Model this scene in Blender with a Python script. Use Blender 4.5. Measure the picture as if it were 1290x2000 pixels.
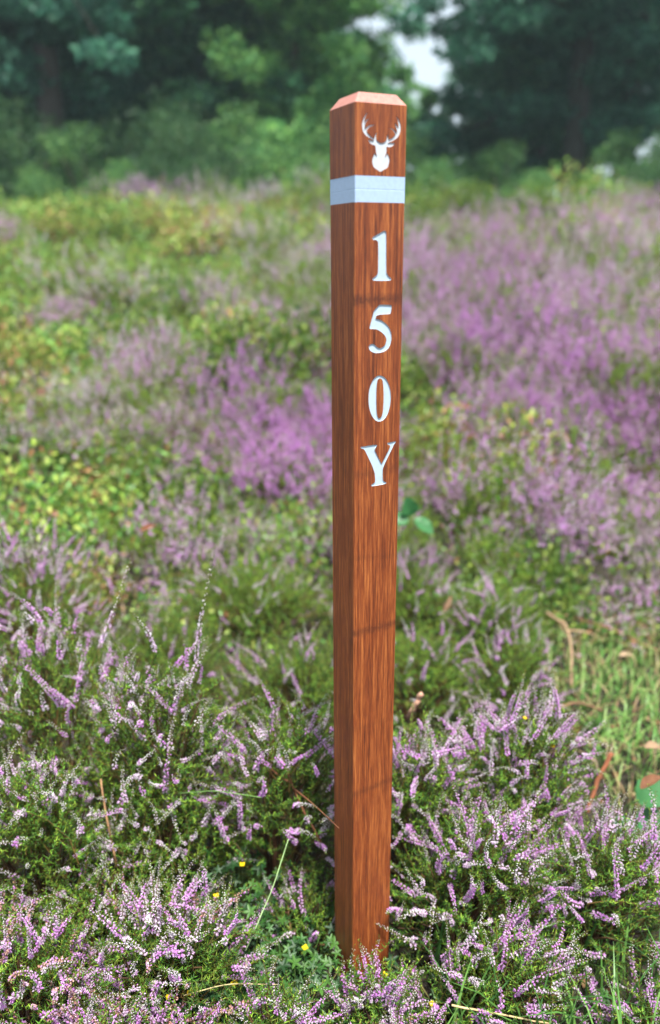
import bpy, bmesh, math, random
import numpy as np
from mathutils import Vector, Matrix
from mathutils.geometry import tessellate_polygon

for o in list(bpy.data.objects):
    bpy.data.objects.remove(o)
scene = bpy.context.scene
col = scene.collection
R_ = math.radians
rng = np.random.default_rng(20)
random.seed(7)

# ---------------------------------------------------------------- camera
CAM_H = 1.235
PITCH, ROLL = 0.33058, 0.01736
F_PX = 1535.42                     # focal length in pixels of a 1290 px wide frame
cam = bpy.data.cameras.new('camera')
cam_ob = bpy.data.objects.new('camera', cam)
col.objects.link(cam_ob)
cam.sensor_fit = 'HORIZONTAL'
cam.sensor_width = 36.0
cam.lens = 36.0 * F_PX / 1290.0
cam.clip_start = 0.02
cam.clip_end = 1500.0
_r = Vector((1, 0, 0)); _u = Vector((0, math.sin(PITCH), math.cos(PITCH)))
cx_ = math.cos(ROLL) * _r + math.sin(ROLL) * _u
cy_ = math.cos(ROLL) * _u - math.sin(ROLL) * _r
cz_ = cx_.cross(cy_)
cam_ob.matrix_world = Matrix((
    (cx_.x, cy_.x, cz_.x, 0), (cx_.y, cy_.y, cz_.y, 0), (cx_.z, cy_.z, cz_.z, CAM_H), (0, 0, 0, 1)))
cam.dof.use_dof = True
cam.dof.focus_distance = 1.15
cam.dof.aperture_fstop = 3.0
scene.camera = cam_ob

# ---------------------------------------------------------------- sky, sun, exposure
SUN_EL, SUN_AZ = R_(70), R_(162)   # azimuth clockwise from +Y: behind the camera, to its right
world = bpy.data.worlds.new('World')
scene.world = world
world.use_nodes = True
nt = world.node_tree
nt.nodes.clear()
wout = nt.nodes.new('ShaderNodeOutputWorld')
bg = nt.nodes.new('ShaderNodeBackground')
sky = nt.nodes.new('ShaderNodeTexSky')
sky.sky_type = 'NISHITA'
sky.sun_disc = False
sky.sun_elevation = SUN_EL
sky.sun_rotation = SUN_AZ
sky.air_density = 1.0
sky.dust_density = 2.0
veil = nt.nodes.new('ShaderNodeMix')           # an even veil of pale cloud over the blue
veil.data_type = 'RGBA'
veil.inputs[0].default_value = 0.6
veil.inputs[7].default_value = (8.6, 9.6, 10.4, 1)
nt.links.new(sky.outputs[0], veil.inputs[6])
nt.links.new(veil.outputs[2], bg.inputs[0])
bg.inputs[1].default_value = 0.073
nt.links.new(bg.outputs[0], wout.inputs[0])

sun = bpy.data.lights.new('sun', 'SUN')
sun.energy = 5.0
sun.angle = R_(6)
sun.color = (1.0, 0.96, 0.9)
sun_ob = bpy.data.objects.new('sun', sun)
col.objects.link(sun_ob)
sd = Vector((math.sin(SUN_AZ) * math.cos(SUN_EL), math.cos(SUN_AZ) * math.cos(SUN_EL), math.sin(SUN_EL)))
sun_ob.rotation_euler = sd.to_track_quat('Z', 'Y').to_euler()
sun_ob.location = sd * 30

vs = scene.view_settings
vs.view_transform = 'Standard'
vs.look = 'None'
vs.exposure = 1.02
vs.gamma = 1.0
vs.use_curve_mapping = False
scene.render.engine = 'CYCLES'
scene.cycles.use_denoising = True
scene.cycles.max_bounces = 7
scene.cycles.volume_bounces = 0
scene.cycles.transparent_max_bounces = 4


# ---------------------------------------------------------------- helpers
def lin(r, g, b):
    """sRGB 0-255 to linear."""
    out = []
    for c in (r, g, b):
        c /= 255.0
        out.append(c / 12.92 if c <= 0.04045 else ((c + 0.055) / 1.055) ** 2.4)
    return np.array(out)


def tag(o, label=None, cat=None, group=None, kind=None):
    if label: o['label'] = label
    if cat: o['category'] = cat
    if group: o['group'] = group
    if kind: o['kind'] = kind
    return o


def empty(name, loc=(0, 0, 0), rz=0.0):
    o = bpy.data.objects.new(name, None)
    o.empty_display_size = 0.05
    o.location = loc
    o.rotation_euler = (0, 0, rz)
    col.objects.link(o)
    return o


def make_mesh(name, V, F, C=None, mat=None, smooth=False, flat=False):
    V = np.ascontiguousarray(V, dtype=np.float32)
    F = np.ascontiguousarray(F, dtype=np.int32)
    me = bpy.data.meshes.new(name)
    n, m = len(V), len(F)
    me.vertices.add(n)
    me.vertices.foreach_set('co', V.ravel())
    me.loops.add(m * 3)
    me.loops.foreach_set('vertex_index', F.ravel())
    me.polygons.add(m)
    me.polygons.foreach_set('loop_start', np.arange(0, m * 3, 3, dtype=np.int32))
    if smooth or flat:
        me.polygons.foreach_set('use_smooth', np.full(m, not flat, dtype=bool))
    if C is not None:
        a = me.color_attributes.new('Col', 'FLOAT_COLOR', 'POINT')
        rgba = np.ones((n, 4), dtype=np.float32)
        rgba[:, :3] = C
        a.data.foreach_set('color', rgba.ravel())
    me.update(calc_edges=True)
    if mat: me.materials.append(mat)
    return me


def obj(name, me, parent=None):
    o = bpy.data.objects.new(name, me)
    if parent is not None: o.parent = parent
    col.objects.link(o)
    return o


class Geo:
    """Collects triangles with a colour per vertex."""
    def __init__(self): self.V, self.F, self.C, self.n = [], [], [], 0
    def add(self, V, F, C):
        V = np.asarray(V, float); F = np.asarray(F, int)
        C = np.asarray(C, float)
        if C.ndim == 1: C = np.tile(C, (len(V), 1))
        self.V.append(V); self.F.append(F + self.n); self.C.append(C); self.n += len(V)
    def get(self): return np.vstack(self.V), np.vstack(self.F), np.vstack(self.C)
    def mesh(self, name, mat, smooth=False):
        V, F, C = self.get()
        return make_mesh(name, V, F, C, mat, smooth)


def norm(a):
    a = np.asarray(a, float)
    return a / np.maximum(np.linalg.norm(a, axis=-1, keepdims=True), 1e-9)


def frames(d, roll):
    """Rotation matrices whose z axis is d."""
    d = norm(d)
    ref = np.where(np.abs(d[:, 2:3]) > 0.95, np.array([[1., 0, 0]]), np.array([[0, 0, 1.]]))
    x = norm(np.cross(ref, d)); y = np.cross(d, x)
    c, s = np.cos(roll)[:, None], np.sin(roll)[:, None]
    return np.stack([c * x + s * y, -s * x + c * y, d], axis=-1)


def replicate(tpl, Rm, S, T, tint=None):
    V, F, C = tpl
    k, n = len(T), len(V)
    S = np.asarray(S, float)
    if S.ndim == 1: S = S[:, None]
    VV = np.einsum('kij,knj->kni', Rm, V[None] * S[:, None, :]) + T[:, None, :]
    FF = F[None] + (np.arange(k) * n)[:, None, None]
    CC = np.tile(C[None], (k, 1, 1))
    if tint is not None: CC = CC * tint[:, None, :]
    return VV.reshape(-1, 3), FF.reshape(-1, 3), CC.reshape(-1, 3)


def tube(P, rad, sides=5, cap=True):
    P = np.asarray(P, float); rad = np.broadcast_to(np.asarray(rad, float), (len(P),))
    t = norm(np.gradient(P, axis=0))
    ref = np.array([0, 0, 1.]) if abs(t[0, 2]) < 0.9 else np.array([1., 0, 0])
    V = []
    a = np.arange(sides) * 2 * math.pi / sides
    for i in range(len(P)):
        x = norm(np.cross(ref, t[i])); y = np.cross(t[i], x)
        V.append(P[i] + rad[i] * (np.cos(a)[:, None] * x + np.sin(a)[:, None] * y))
    V = np.vstack(V); F = []
    for i in range(len(P) - 1):
        for j in range(sides):
            k = (j + 1) % sides
            b0, b1 = i * sides, (i + 1) * sides
            F += [(b0 + j, b0 + k, b1 + k), (b0 + j, b1 + k, b1 + j)]
    if cap:
        for j in range(1, sides - 1):
            F.append((0, j + 1, j)); b = (len(P) - 1) * sides; F.append((b, b + j, b + j + 1))
    return V, np.array(F)


def bez(p0, p1, p2, n):
    t = np.linspace(0, 1, n)[:, None]
    return (1 - t) ** 2 * np.asarray(p0, float) + 2 * t * (1 - t) * np.asarray(p1, float) + t ** 2 * np.asarray(p2, float)


# ---------------------------------------------------------------- materials
def base_mat(name, rough=0.6):
    m = bpy.data.materials.new(name)
    m.use_nodes = True
    n = m.node_tree.nodes
    b = n['Principled BSDF']
    b.inputs['Roughness'].default_value = rough
    return m, m.node_tree, b


def plant_mat(name, rough=0.55, translucent=0.25, vary=0.12, spec=0.3):
    """Colour from the mesh's own colour attribute, a little variation per object, some light through the leaf."""
    m, t, b = base_mat(name, rough)
    a = t.nodes.new('ShaderNodeAttribute'); a.attribute_name = 'Col'
    oi = t.nodes.new('ShaderNodeObjectInfo')
    mr = t.nodes.new('ShaderNodeMapRange')
    mr.inputs[3].default_value = 1 - vary; mr.inputs[4].default_value = 1 + vary
    t.links.new(oi.outputs['Random'], mr.inputs[0])
    hs = t.nodes.new('ShaderNodeHueSaturation')
    t.links.new(a.outputs['Color'], hs.inputs['Color'])
    t.links.new(mr.outputs[0], hs.inputs['Value'])
    t.links.new(hs.outputs[0], b.inputs['Base Color'])
    b.inputs['Specular IOR Level'].default_value = spec
    if translucent > 0:
        tr = t.nodes.new('ShaderNodeBsdfTranslucent')
        t.links.new(hs.outputs[0], tr.inputs[0])
        mx = t.nodes.new('ShaderNodeMixShader'); mx.inputs[0].default_value = translucent
        t.links.new(b.outputs[0], mx.inputs[1]); t.links.new(tr.outputs[0], mx.inputs[2])
        t.links.new(mx.outputs[0], t.nodes['Material Output'].inputs[0])
    return m


M_FLOWER = plant_mat('heather_petals', 0.7, 0.4, 0.08, 0.2)
M_LEAF = plant_mat('leaf_green', 0.45, 0.22, 0.12, 0.35)
M_TREE = plant_mat('tree_leaves', 0.55, 0.5, 0.15, 0.3)
M_BARK = plant_mat('bark', 0.85, 0.0, 0.1, 0.2)
M_DRY = plant_mat('dry_leaf', 0.8, 0.12, 0.1, 0.2)


def ground_mat():
    m, t, b = base_mat('heath_soil', 0.95)
    tc = t.nodes.new('ShaderNodeTexCoord')
    n1 = t.nodes.new('ShaderNodeTexNoise'); n1.inputs['Scale'].default_value = 3.0; n1.inputs['Detail'].default_value = 8
    n2 = t.nodes.new('ShaderNodeTexNoise'); n2.inputs['Scale'].default_value = 60.0; n2.inputs['Detail'].default_value = 6
    for n in (n1, n2): t.links.new(tc.outputs['Object'], n.inputs['Vector'])
    r = t.nodes.new('ShaderNodeValToRGB')
    e = r.color_ramp.elements
    e[0].position = 0.35; e[0].color = (*lin(26, 20, 15), 1)
    e[1].position = 0.65; e[1].color = (*lin(40, 46, 24), 1)
    k = e.new(0.5); k.color = (*lin(42, 33, 24), 1)
    ad = t.nodes.new('ShaderNodeMath'); ad.operation = 'MULTIPLY_ADD'; ad.inputs[1].default_value = 0.5
    t.links.new(n2.outputs[0], ad.inputs[0])
    mu = t.nodes.new('ShaderNodeMath'); mu.operation = 'MULTIPLY'; mu.inputs[1].default_value = 0.5
    t.links.new(n1.outputs[0], mu.inputs[0]); t.links.new(mu.outputs[0], ad.inputs[2])
    t.links.new(ad.outputs[0], r.inputs[0]); t.links.new(r.outputs[0], b.inputs['Base Color'])
    bp = t.nodes.new('ShaderNodeBump'); bp.inputs['Strength'].default_value = 0.6; bp.inputs['Distance'].default_value = 0.02
    t.links.new(n2.outputs[0], bp.inputs['Height']); t.links.new(bp.outputs[0], b.inputs['Normal'])
    return m


def wood_mat(name, dark, mid, light, rough=0.55, marks=(), fleck=0.5, coat=0.0):
    m, t, b = base_mat(name, rough)
    L = t.links.new
    tc = t.nodes.new('ShaderNodeTexCoord')
    def noise(scale, detail, vec_scale):
        mp = t.nodes.new('ShaderNodeMapping'); mp.inputs['Scale'].default_value = vec_scale; mp.inputs['Location'].default_value = (3.3, 7.7, 0.37)
        L(tc.outputs['Object'], mp.inputs['Vector'])
        n = t.nodes.new('ShaderNodeTexNoise'); n.inputs['Scale'].default_value = scale
        n.inputs['Detail'].default_value = detail; n.inputs['Roughness'].default_value = 0.65
        L(mp.outputs[0], n.inputs['Vector']); return n
    def mth(op, a, b_, c=None):
        n = t.nodes.new('ShaderNodeMath'); n.operation = op
        for i, v in enumerate((a, b_, c)):
            if v is None: continue
            if isinstance(v, (int, float)): n.inputs[i].default_value = v
            else: L(v, n.inputs[i])
        return n.outputs[0]
    broad = noise(1.0, 4, (90, 90, 3.2))
    fine = noise(1.0, 6, (480, 480, 11))
    hair = noise(1.0, 3, (1100, 1100, 42))
    v = mth('ADD', mth('MULTIPLY', broad.outputs[0], 0.22), mth('ADD', mth('MULTIPLY', fine.outputs[0], 0.48), mth('MULTIPLY', hair.outputs[0], 0.30)))
    r = t.nodes.new('ShaderNodeValToRGB'); e = r.color_ramp.elements
    e[0].position = 0.38; e[0].color = (*dark, 1)
    e[1].position = 0.64; e[1].color = (*light, 1)
    k = e.new(0.5); k.color = (*mid, 1)
    L(v, r.inputs[0])
    colr = r.outputs[0]
    if marks:
        sx = t.nodes.new('ShaderNodeSeparateXYZ'); L(tc.outputs['Object'], sx.inputs[0])
        wob = noise(1.0, 3, (160, 160, 160))
        tot = None
        for z, amp, wid, slope in marks:
            dz = mth('SUBTRACT', sx.outputs[2], z)
            dz = mth('ADD', dz, mth('MULTIPLY', sx.outputs[0], slope))
            dz = mth('ADD', dz, mth('MULTIPLY_ADD', wob.outputs[0], 0.02, -0.01))
            g = mth('DIVIDE', mth('ABSOLUTE', dz, 0.0), wid)
            g = mth('MAXIMUM', mth('SUBTRACT', 1.0, g), 0.0)
            g = mth('MULTIPLY', g, mth('MULTIPLY', amp, mth('MULTIPLY_ADD', hair.outputs[0], 4.0, -1.25)))
            tot = g if tot is None else mth('ADD', tot, g)
        face_ = mth('LESS_THAN', sx.outputs[1], -0.0315)
        tot = mth('MULTIPLY', mth('MINIMUM', mth('MAXIMUM', tot, 0.0), 0.8), face_)
        mk = t.nodes.new('ShaderNodeMix'); mk.data_type = 'RGBA'
        L(tot, mk.inputs[0]); L(colr, mk.inputs[6]); mk.inputs[7].default_value = (*lin(52, 20, 14), 1)
        colr = mk.outputs[2]
    L(colr, b.inputs['Base Color'])
    rr = t.nodes.new('ShaderNodeMapRange'); rr.inputs[3].default_value = rough - 0.1; rr.inputs[4].default_value = rough + 0.15
    L(fine.outputs[0], rr.inputs[0]); L(rr.outputs[0], b.inputs['Roughness'])
    b.inputs['Coat Weight'].default_value = coat
    b.inputs['Coat Roughness'].default_value = 0.35
    bp = t.nodes.new('ShaderNodeBump'); bp.inputs['Strength'].default_value = 0.35; bp.inputs['Distance'].default_value = 0.0006
    L(v, bp.inputs['Height']); L(bp.outputs[0], b.inputs['Normal'])
    return m


def paint_mat(name, c, rough=0.5):
    m, t, b = base_mat(name, rough)
    tc = t.nodes.new('ShaderNodeTexCoord')
    n = t.nodes.new('ShaderNodeTexNoise'); n.inputs['Scale'].default_value = 220; n.inputs['Detail'].default_value = 4
    t.links.new(tc.outputs['Object'], n.inputs['Vector'])
    r = t.nodes.new('ShaderNodeValToRGB')
    r.color_ramp.elements[0].position = 0.3; r.color_ramp.elements[0].color = (*(np.array(c) * 0.92), 1)
    r.color_ramp.elements[1].position = 0.6; r.color_ramp.elements[1].color = (*c, 1)
    t.links.new(n.outputs[0], r.inputs[0]); t.links.new(r.outputs[0], b.inputs['Base Color'])
    bp = t.nodes.new('ShaderNodeBump'); bp.inputs['Strength'].default_value = 0.15; bp.inputs['Distance'].default_value = 0.0004
    t.links.new(n.outputs[0], bp.inputs['Height']); t.links.new(bp.outputs[0], b.inputs['Normal'])
    return m


# ---------------------------------------------------------------- ground
_px = np.array([-50, 2.3, 2.7, 3.3, 4.6, 6.4, 8.2, 11.0, 13.0, 40.0, 900.0])
_pz = np.array([0.0, 0.0, 0.05, 0.17, 0.40, 0.64, 1.00, 1.58, 1.62, 1.7, 2.0])


def tz(x, y):
    x = np.asarray(x, float); y = np.asarray(y, float)
    z = sum(np.interp(y + d, _px, _pz) for d in (-0.35, -0.15, 0, 0.15, 0.35)) / 5
    ramp = np.clip((y - 2.0) / 3.0, 0, 1)
    far = np.clip((60 - y) / 30.0, 0, 1)
    b = 0.05 * np.sin(1.7 * x + 0.6) * np.cos(1.1 * y) + 0.055 * np.sin(3.1 * x + 2.0 * y) + 0.045 * np.sin(4.3 * x - 3.1 * y) * np.sin(1.9 * x + 2.3 * y)
    near = 0.008 * np.sin(9 * x + 4 * y) + 0.006 * np.sin(15 * y - 6 * x)
    return z + (b * ramp + near + 0.018 * np.clip(x, -8, 8) * ramp) * far


def build_ground():
    xs = np.concatenate([-np.geomspace(700, 6.2, 22), np.linspace(-6, 6, 121), np.geomspace(6.2, 700, 22)])
    ys = np.concatenate([-np.geomspace(300, 2.2, 16), np.linspace(-2, 14, 161), np.geomspace(14.3, 900, 26)])
    X, Y = np.meshgrid(xs, ys)
    V = np.stack([X, Y, tz(X, Y)], -1).reshape(-1, 3)
    nx, ny = len(xs), len(ys)
    i = np.arange((ny - 1) * nx).reshape(ny - 1, nx)[:, :-1].ravel()
    F = np.vstack([np.stack([i, i + 1, i + nx + 1], -1), np.stack([i, i + nx + 1, i + nx], -1)])
    o = obj('ground', make_mesh('ground', V, F, None, ground_mat(), True))
    tag(o, 'brown and mossy heath soil under the heather', 'ground', kind='structure')


build_ground()

# outlines of the carved figures on the lettered face, millimetres from its edge and from the mark line
GLYPH = {
  'one': [[41.48,14.61],[44.09,13.44],[44.44,10.29],[45.24,-34.59],[46.77,-38.28],[49.27,-41.18],[52.75,-43.29],[52.79,-44.93],[50.35,-46.12],[26.49,-45.64],[25.03,-44.15],[25.97,-42.38],[29.8,-40.42],[32.47,-37.63],[33.39,-34.41],[33.1,-0.0],[32.11,1.97],[29.71,3.55],[25.43,3.55],[23.99,5.12],[25.4,6.7],[31.06,9.46],[36.74,12.23]],
  'five': [[30.25,-75.44],[53.42,-76.19],[54.45,-78.15],[52.64,-86.91],[50.66,-87.84],[31.88,-87.81],[30.48,-92.78],[36.4,-94.27],[42.38,-97.04],[49.45,-102.85],[53.07,-108.97],[54.72,-115.89],[54.36,-122.75],[51.48,-130.36],[46.02,-134.81],[39.03,-136.74],[31.04,-136.79],[25.07,-134.9],[21.58,-131.71],[20.76,-128.67],[21.52,-126.15],[23.97,-124.75],[27.43,-124.76],[30.42,-126.63],[32.93,-129.34],[36.94,-131.11],[40.93,-130.21],[44.89,-127.41],[47.0,-122.37],[46.73,-118.07],[43.65,-113.64],[38.61,-109.57],[32.62,-106.33],[27.69,-105.69],[22.29,-105.44],[21.3,-104.14]],
  'zero_o': [[37.46,-166.04],[43.05,-168.2],[47.69,-172.06],[51.91,-179.47],[54.33,-187.69],[55.34,-196.75],[54.69,-205.72],[52.58,-214.61],[49.61,-221.62],[44.54,-227.08],[38.38,-228.59],[33.24,-227.37],[28.07,-222.34],[24.13,-214.75],[21.82,-206.47],[20.93,-197.48],[21.43,-186.88],[23.54,-178.22],[27.48,-171.48],[32.44,-167.44]],
  'zero_i': [[38.02,-170.04],[41.08,-171.58],[42.66,-175.23],[43.62,-184.18],[44.25,-197.63],[43.74,-210.2],[42.85,-218.27],[40.86,-222.63],[37.81,-224.62],[35.74,-223.06],[33.92,-217.45],[32.95,-205.65],[32.71,-187.77],[33.38,-177.19],[34.52,-171.99],[36.01,-170.33]],
  'Y': [[9.61,-260.6],[33.15,-259.68],[34.93,-261.36],[33.2,-263.68],[31.16,-265.77],[31.71,-268.63],[42.4,-288.18],[55.66,-265.7],[55.09,-263.29],[50.86,-261.43],[50.82,-259.56],[63.95,-258.45],[64.52,-260.29],[60.88,-262.99],[59.38,-267.05],[45.09,-291.82],[44.16,-299.3],[44.89,-311.82],[47.04,-314.02],[50.25,-315.6],[49.76,-317.75],[28.15,-318.43],[26.04,-317.19],[27.07,-315.7],[31.23,-313.86],[32.78,-312.16],[31.54,-296.78],[17.3,-267.93],[14.72,-263.94],[9.62,-262.44]],
  'deer': [[17.29,147.34],[13.99,145.01],[10.61,139.7],[9.15,134.49],[9.4,129.36],[11.04,124.98],[13.97,122.1],[18.31,119.72],[22.67,117.94],[25.52,116.5],[17.25,117.5],[19.45,114.3],[22.74,112.27],[27.66,111.36],[28.04,107.69],[28.65,103.32],[30.01,100.02],[26.78,103.24],[23.66,97.82],[23.28,93.39],[24.43,89.0],[26.33,86.4],[30.78,84.33],[34.92,81.96],[39.66,84.63],[45.21,87.06],[46.82,90.71],[47.86,95.22],[47.21,99.65],[45.48,102.69],[44.01,103.7],[41.41,99.6],[42.91,103.03],[43.72,107.49],[43.44,110.57],[48.12,110.34],[52.0,111.84],[54.19,113.71],[55.05,115.43],[50.24,115.56],[45.25,114.98],[51.32,117.38],[56.85,120.29],[60.68,124.01],[62.79,129.4],[63.0,134.85],[61.43,139.14],[58.55,143.33],[55.71,145.77],[58.16,140.7],[59.38,136.41],[59.25,132.2],[57.86,134.75],[55.58,136.63],[53.12,137.63],[55.18,134.86],[56.82,131.45],[57.57,127.55],[57.05,126.2],[54.97,129.17],[51.03,131.32],[45.81,131.92],[49.94,130.22],[53.33,127.77],[55.41,124.62],[52.35,121.57],[47.94,119.42],[45.85,118.53],[45.69,120.8],[44.87,123.39],[43.41,124.63],[43.8,121.59],[43.18,118.92],[41.56,116.65],[39.15,115.22],[36.41,114.39],[33.65,114.79],[30.89,116.15],[29.0,118.07],[28.53,120.4],[28.93,123.46],[30.2,126.31],[27.5,124.26],[26.34,120.73],[26.15,118.8],[23.74,119.73],[19.59,122.3],[16.53,125.09],[15.44,126.58],[16.5,128.19],[18.42,130.45],[22.51,132.39],[27.59,133.62],[22.49,134.11],[18.18,132.85],[15.19,130.96],[13.48,128.89],[12.83,130.23],[13.54,134.31],[15.99,137.62],[19.94,140.24],[15.97,139.5],[13.3,137.46],[12.35,135.7],[12.76,138.97],[14.23,142.47]],
}

# ---------------------------------------------------------------- the marker post
ZB = 1.235                         # height of the outline's zero above the foot of the post
PW = 0.0711
X_AX, Y_AX, Z_AX = Vector((0.898, 0.4398, 0.0157)), Vector((-0.4394, 0.898, -0.0212)), Vector((-0.0234, 0.0121, 0.9997))


def square_ring(half, rad, z, seg=4):
    P = []
    for k, (sx, sy) in enumerate(((1, -1), (1, 1), (-1, 1), (-1, -1))):
        a0 = -math.pi / 2 + k * math.pi / 2
        for i in range(seg + 1):
            a = a0 + (math.pi / 2) * i / seg
            P.append((sx * (half - rad) + rad * math.cos(a), sy * (half - rad) + rad * math.sin(a), z))
    return np.array(P)


def loft(rings, close_top=False, close_bottom=False, skip=None):
    n = len(rings[0]); V = np.vstack(rings); F = []
    for i in range(len(rings) - 1):
        for j in range(n):
            if skip is not None and j == skip: continue
            k = (j + 1) % n
            a, b = i * n, (i + 1) * n
            F += [(a + j, a + k, b + k), (a + j, b + k, b + j)]
    if close_top:
        b = (len(rings) - 1) * n
        F += [(b, b + j, b + j + 1) for j in range(1, n - 1)]
    if close_bottom:
        F += [(0, j + 1, j) for j in range(1, n - 1)]
    return V, np.array(F)


def smooth_loop(P, it=1):
    """Chaikin corner cutting of a closed outline, sharp spikes kept."""
    P = np.asarray(P, float)
    for _ in range(it):
        out = []
        n = len(P)
        for i in range(n):
            a, b, c = P[i - 1], P[i], P[(i + 1) % n]
            u, w = norm(b - a), norm(c - b)
            if u @ w < 0.25: out.append(b)
            else: out += [b * 0.75 + a * 0.25, b * 0.75 + c * 0.25]
        P = np.array(out)
    return P


def glyph_loop(key):
    P = np.array(GLYPH[key]) / 1000.0
    P = np.column_stack([P[:, 0] - PW / 2, P[:, 1] + ZB])
    P = smooth_loop(P)
    A = 0.5 * np.sum(P[:, 0] * np.roll(P[:, 1], -1) - np.roll(P[:, 0], -1) * P[:, 1])
    return P if A > 0 else P[::-1]


def fill(loops, y):
    """Flat fill of an outline with holes in the plane of the front face."""
    tri = tessellate_polygon([[Vector((p[0], p[1], 0)) for p in l] for l in loops])
    P = np.vstack(loops)
    V = np.column_stack([P[:, 0], np.full(len(P), y), P[:, 1]])
    F = []
    for a, b, c in tri:
        cr = (P[b, 0] - P[a, 0]) * (P[c, 1] - P[a, 1]) - (P[c, 0] - P[a, 0]) * (P[b, 1] - P[a, 1])
        if abs(cr) < 1e-14: continue
        F.append((a, b, c) if cr > 0 else (a, c, b))
    return V, np.array(F)


def wall(loop, y0, y1, shrink=0.0):
    n = len(loop)
    V = np.vstack([np.column_stack([loop[:, 0], np.full(n, y0), loop[:, 1]]), np.column_stack([loop[:, 0], np.full(n, y1), loop[:, 1]])])
    F = []
    for i in range(n):
        j = (i + 1) % n
        F += [(i, j, n + j), (i, n + j, n + i)]
    return V, np.array(F)


def build_post():
    h = PW / 2
    rad = 0.0030
    root = bpy.data.objects.new('marker_post', None)
    root.empty_display_size = 0.1
    col.objects.link(root)
    C0 = Vector((0.02513, 1.03, CAM_H))
    base = C0 + (X_AX + Y_AX) * h - Z_AX * ZB
    rot = Matrix((X_AX, Y_AX, Z_AX)).transposed().to_4x4()
    root.matrix_world = Matrix.Translation(base) @ rot
    tag(root, 'reddish brown wooden distance post with white band, stag emblem and 150Y', 'post')
    red, mid, lt = lin(64, 27, 11), lin(126, 59, 22), lin(184, 109, 52)
    marks = [(ZB - 0.069, .8, 0.010, -0.01), (ZB - 0.298, 0.35, 0.009, -.05), (ZB - 0.537, 0.6, 0.009, -0.04),
             (ZB - 0.815, 0.45, 0.009, -0.10), (ZB - 0.424, 0.2, 0.006, 0.1), (ZB - 0.70, 0.15, 0.006, 0.0)]
    wood = wood_mat('oiled_hardwood', red, mid, lt, marks=marks)
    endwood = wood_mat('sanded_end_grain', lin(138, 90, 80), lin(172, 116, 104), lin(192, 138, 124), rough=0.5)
    white = paint_mat('white_paint', (0.58, 0.63, 0.68))
    figure = paint_mat('pale_figure_paint', (0.48, 0.59, 0.68))
    bandp = paint_mat('pale_blue_white_paint', (0.40, 0.53, 0.72))
    zb2, zb1, zt = ZB + 0.0472, ZB + 0.0775, ZB + 0.1575
    yf = -h
    g = Geo(); k0 = np.zeros(3)
    seg = 4
    nring = 4 * (seg + 1)
    front = nring - 1                      # the flat between the last and the first corner: the lettered face
    xl, xr = -h + rad, h - rad
    deer = glyph_loop('deer')
    parts = {}
    loops = {'one': [glyph_loop('one')], 'five': [glyph_loop('five')], 'zero': [glyph_loop('zero_o'), glyph_loop('zero_i')], 'Y': [glyph_loop('Y')]}
    # lower shaft
    V, F = loft([square_ring(h, rad, -0.35, seg), square_ring(h, rad, zb2, seg)], True, True, skip=front)
    g.add(V, F, k0)
    rect = np.array([(xl, -0.35), (xr, -0.35), (xr, zb2), (xl, zb2)])
    V, F = fill([rect, loops['one'][0], loops['five'][0], loops['zero'][0], loops['Y'][0]], yf); g.add(V, F, k0)
    V, F = fill([loops['zero'][1]], yf); g.add(V, F, k0)
    # upper shaft
    V, F = loft([square_ring(h, rad * 0.6, zb1, seg), square_ring(h, rad * 0.6, zt, seg)], False, True, skip=front)
    g.add(V, F, k0)
    xl2, xr2 = -h + rad * 0.6, h - rad * 0.6
    rect = np.array([(xl2, zb1), (xr2, zb1), (xr2, zt), (xl2, zt)])
    V, F = fill([rect, deer], yf); g.add(V, F, k0)
    V, F = wall(deer, yf, yf + 0.0010); g.add(V, F, k0)
    V, F, _ = g.get()
    obj('shaft', make_mesh('shaft', V, F, None, wood, flat=True), root)
    # sloping cuts round the top
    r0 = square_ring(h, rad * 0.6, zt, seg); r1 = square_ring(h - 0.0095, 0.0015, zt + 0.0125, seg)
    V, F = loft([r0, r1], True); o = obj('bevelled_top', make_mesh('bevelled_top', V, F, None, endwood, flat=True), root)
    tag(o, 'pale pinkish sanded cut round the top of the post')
    # white band sunk slightly into the wood, in two passes of paint
    zm = zb2 + 0.0135
    rings = [square_ring(h - i_, rad * 0.5, z_, seg) for i_, z_ in ((.00012, zb2 - .0005), (.00012, zm - .0007), (.00025, zm - .0003), (.00025, zm + .0003), (.00012, zm + .0007), (.00012, zb1 + .0005))]
    for r_ in rings[1:5]:                  # the seam wanders a little
        r_[:, 2] += 0.0009 * np.sin(r_[:, 0] * 170 + 1) + 0.0006 * np.sin(r_[:, 1] * 120)
    V, F = loft(rings)
    o = obj('painted_band', make_mesh('painted_band', V, F, None, bandp, flat=True), root)
    tag(o, 'white painted band round the post below the emblem')
    # carved and painted figures
    dep = 0.0011
    for key, nm, lb in (('one', 'carved_numeral', 'white carved number 1'), ('five', 'carved_numeral', 'white carved number 5'),
                        ('zero', 'carved_numeral', 'white carved number 0'), ('Y', 'carved_letter', 'white carved letter Y')):
        gg = Geo()
        V, F = fill(loops[key], yf + dep); gg.add(V, F, k0)
        for l in loops[key]:
            V, F = wall(l, yf + 0.0001, yf + dep); gg.add(V, F, k0)
        V, F, _ = gg.get()
        tag(obj(nm, make_mesh(nm, V, F, None, figure, flat=True), root), lb)
    V, F = fill([deer], yf + 0.0009)
    tag(obj('carved_emblem', make_mesh('carved_emblem', V, F, None, white, flat=True), root), 'white stag head emblem with antlers')


build_post()

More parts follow.
